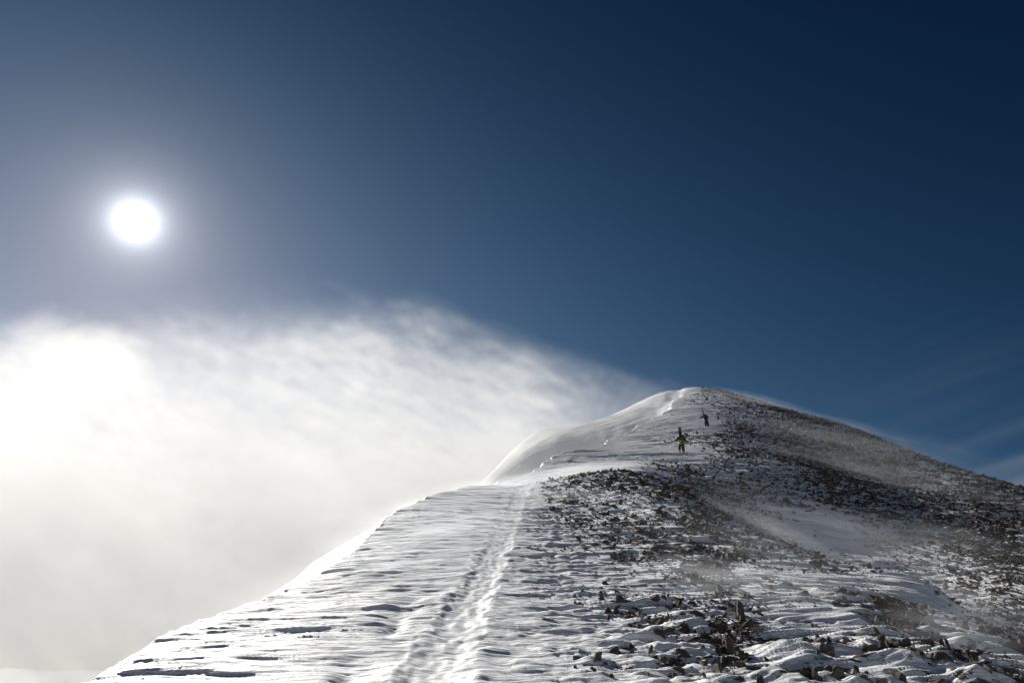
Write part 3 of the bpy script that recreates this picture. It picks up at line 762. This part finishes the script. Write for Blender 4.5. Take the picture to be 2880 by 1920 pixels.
cz_ = WIND(cx_, cy_)
o_ = np.argsort(cy_); zc = np.interp(GY, cy_[o_], cz_[o_])
gp = np.maximum(gd, 0)
top = (24*(1-np.exp(-gp/50)) - 0.26*np.maximum(gp-62, 0))*(0.30+0.70*sst(15, 90, GY)) + 0.4 + 1.0*sst(70, 110, GY)
dens = np.zeros((VN[2], VN[1], VN[0]), np.float32)
for k, zz in enumerate(ax[2]):
    # flow coordinates: the drift runs up and to the left
    fa = -GX*0.82 + zz*0.5 - GY*0.05; fb = GX*0.45 + zz*0.85; fc = GY + 0.2*GX
    w1 = vn3(fa*0.022, fb*0.07, fc*0.03, 3); w2 = vn3(fa*0.06+w1, fb*0.16, fc*0.09, 4)
    w3 = vn3(fa*0.15, fb*0.55, fc*0.4, 5); w4 = vn3(fa*0.36, fb*1.0, fc*0.8, 6)
    h = zz - zc
    nf = 0.12+0.88*sst(18, 75, GY)
    ht = top*nf + (5.0*w1+3.0*w2)*np.clip(gd/25, 0.05, 1.4)*nf
    soft = 0.8+0.34*gp**0.95*nf
    a = sst(0, 1, (ht-h)/soft+0.5)
    a = a**2.2*(1-0.45*sst(55, 100, gd)*sst(-6, 6, h))
    a = a*sst(-0.5-2.5*sst(60, 110, GY), 2.5, gd)
    base = 0.0055 + 0.0145*sst(8, 45, gd) + 0.016*sst(0, 14, zc-zz)*sst(4, 18, gd)
    m = base*0.42*np.exp(0.7*w2+1.3*w3+1.9*w4)
    m = m*(1-0.75*sst(25, -25, zz)*sst(30, 80, gd))            # thins out low on the far left
    edge = sst(8, 22, GY-VB0[1])*sst(0, 20, VB1[1]-GY)*sst(0, 35, GX-VB0[0])
    dens[k] = a*m*edge
dens[dens < 1e-4] = 0
def grid_volume(name, dens, b0, b1, n, mat):
    me = bpy.data.meshes.new(name); N_ = dens.size
    me.vertices.add(N_)
    at_ = me.attributes.new('dens', 'FLOAT', 'POINT'); at_.data.foreach_set('value', dens.ravel())
    o = bpy.data.objects.new(name, me); COL.objects.link(o)
    ng = bpy.data.node_groups.new(name, 'GeometryNodeTree')
    ng.interface.new_socket('Geometry', in_out='INPUT', socket_type='NodeSocketGeometry')
    ng.interface.new_socket('Geometry', in_out='OUTPUT', socket_type='NodeSocketGeometry')
    q = G(ng); gi = q.n('NodeGroupInput'); go = q.n('NodeGroupOutput')
    pos = q.n('GeometryNodeInputPosition').outputs[0]
    t = q.v('DIVIDE', q.v('SUBTRACT', pos, tuple(b0)), tuple((np.array(b1)-np.array(b0))/(n-1)))
    t = q.v('FLOOR', q.v('ADD', t, (0.5, 0.5, 0.5)))
    xx, yy, zz = q.sep(t)
    idx = q.m('ADD', xx, q.m('MULTIPLY', q.m('ADD', yy, q.m('MULTIPLY', zz, float(n[1]))), float(n[0])))
    na_ = q.n('GeometryNodeInputNamedAttribute', data_type='FLOAT'); na_.inputs[0].default_value = 'dens'
    si = q.n('GeometryNodeSampleIndex', data_type='FLOAT', domain='POINT', clamp=True)
    q.put(si.inputs['Geometry'], gi.outputs[0]); q.put(si.inputs['Value'], na_.outputs[0]); q.put(si.inputs['Index'], idx)
    vc = q.n('GeometryNodeVolumeCube'); q.put(vc.inputs['Density'], si.outputs[0])
    vc.inputs['Min'].default_value = tuple(b0); vc.inputs['Max'].default_value = tuple(b1)
    for i, c_ in enumerate('XYZ'): vc.inputs['Resolution '+c_].default_value = int(n[i])
    sm = q.n('GeometryNodeSetMaterial'); q.put(sm.inputs[0], vc.outputs[0]); sm.inputs['Material'].default_value = mat
    ng.links.new(sm.outputs[0], go.inputs[0])
    md = o.modifiers.new('volume', 'NODES'); md.node_group = ng
    me.materials.append(mat)
    return o
M_DRIFT, q, o = material('blowing_snow')
pv = q.n('ShaderNodeVolumePrincipled'); pv.inputs['Color'].default_value = (0.97, 0.96, 0.945, 1); pv.inputs['Density'].default_value = 1.0
pv.inputs['Anisotropy'].default_value = 0.25
M_DRIFT.node_tree.links.new(pv.outputs[0], o.inputs['Volume'])
PLUME = True
if PLUME:
    v = grid_volume('blowing_snow', dens, VB0, VB1, VN, M_DRIFT)
    tag(v, kind='stuff')

# low drifts racing over the slope, then broad haze added to brighten the right side
def drift_mat(name, dens, scale, g_=0.5):
    m, q, o = material(name)
    pv = q.n('ShaderNodeVolumePrincipled'); pv.inputs['Color'].default_value = (0.93, 0.955, 0.985, 1); pv.inputs['Anisotropy'].default_value = g_
    oc = q.n('ShaderNodeTexCoord').outputs['Object']; P = q.n('ShaderNodeNewGeometry').outputs['Position']
    r2 = q.v('DOT_PRODUCT', oc, oc, out=1)
    f = q.m('POWER', q.m('MAXIMUM', q.m('SUBTRACT', 1.0, r2), 0.0), 1.3)
    x, y, z = q.sep(oc)
    nz = q.noise(q.comb(q.m('MULTIPLY', x, 1.3), q.m('MULTIPLY', y, 3.2), q.m('MULTIPLY', z, 2.0)), scale, 3, 0.6, 0.5)
    q.put(pv.inputs['Density'], q.m('MULTIPLY', q.m('MULTIPLY', f, q.mapr(nz, 0.36, 0.72)), dens))
    m.node_tree.links.new(pv.outputs[0], o.inputs['Volume'])
    return m
def drift(p0, p1, wid, hgt, dens, lift=0.2, scale=1.6):
    a = at(p0[0], p0[1], shift(*p0)); b_ = at(p1[0], p1[1], shift(*p1))
    for p in (a, b_): p[2] = hz(p[0], p[1]) + lift
    a, b_ = Vector(a), Vector(b_); d = b_-a
    bm = bmesh.new(); bmesh.ops.create_icosphere(bm, subdivisions=3, radius=1.0)
    me = bpy.data.meshes.new('drifting_snow'); bm.to_mesh(me); bm.free()
    o = bpy.data.objects.new('drifting_snow', me); COL.objects.link(o)
    xa = d.normalized(); ya = Vector((0, 0, 1)).cross(xa).normalized(); za = xa.cross(ya)
    o.matrix_world = Matrix.Translation((a+b_)/2) @ Matrix((xa, ya, za)).transposed().to_4x4() @ Matrix.Diagonal((d.length/2*1.25, wid, hgt, 1))
    me.materials.append(drift_mat('drifting_snow', dens, scale))
    tag(o, kind='stuff')
drift((2200, 1500, 27), (1480, 1395, 29), 3.0, 0.7, 0.22)
drift((2420, 1600, 25), (2000, 1470, 27), 2.0, 0.6, 0.25)
drift((2900, 1460, 57), (2150, 1290, 66), 5.0, 1.3, 0.08)
drift((2950, 1760, 24), (2450, 1600, 26), 3.5, 1.0, 0.16)
drift((2300, 1172, 119), (1980, 1098, 124), 7.0, 1.5, 0.09, 0.3, 2.4)
drift((2600, 1290, 92), (2250, 1168, 116), 6.0, 1.3, 0.06, 0.2, 2.4)
drift((1750, 1330, 44), (1150, 1440, 30), 5.0, 0.9, 0.16)
drift((1500, 1480, 21), (950, 1570, 21), 3.0, 0.6, 0.22)
drift((1350, 1600, 15), (700, 1700, 16), 2.2, 0.5, 0.20)
drift((2350, 1730, 12), (1850, 1630, 14.5), 1.8, 0.45, 0.22)
drift((2900, 1900, 9.5), (2500, 1780, 11), 1.3, 0.4, 0.28)
drift((2500, 1500, 40), (1950, 1400, 40), 8.0, 1.2, 0.03)
drift((2900, 1600, 32), (2300, 1450, 45), 8.0, 1.5, 0.04)
drift((2750, 1380, 70), (2150, 1220, 92), 12.0, 1.6, 0.02)
drift((1500, 1420, 27), (900, 1520, 24), 7.0, 1.2, 0.06)
drift((1420, 1500, 20), (600, 1660, 16), 5.0, 1.0, 0.07)
drift((2900, 1480, 62), (2280, 1250, 85), 14.0, 3.5, 0.008, 0.8)  # wide thin haze, added to lift the dark far slope
drift((2880, 1800, 12), (2000, 1560, 19), 5.0, 1.4, 0.025, 0.3)  # same kind of added haze, brightens the near right snow
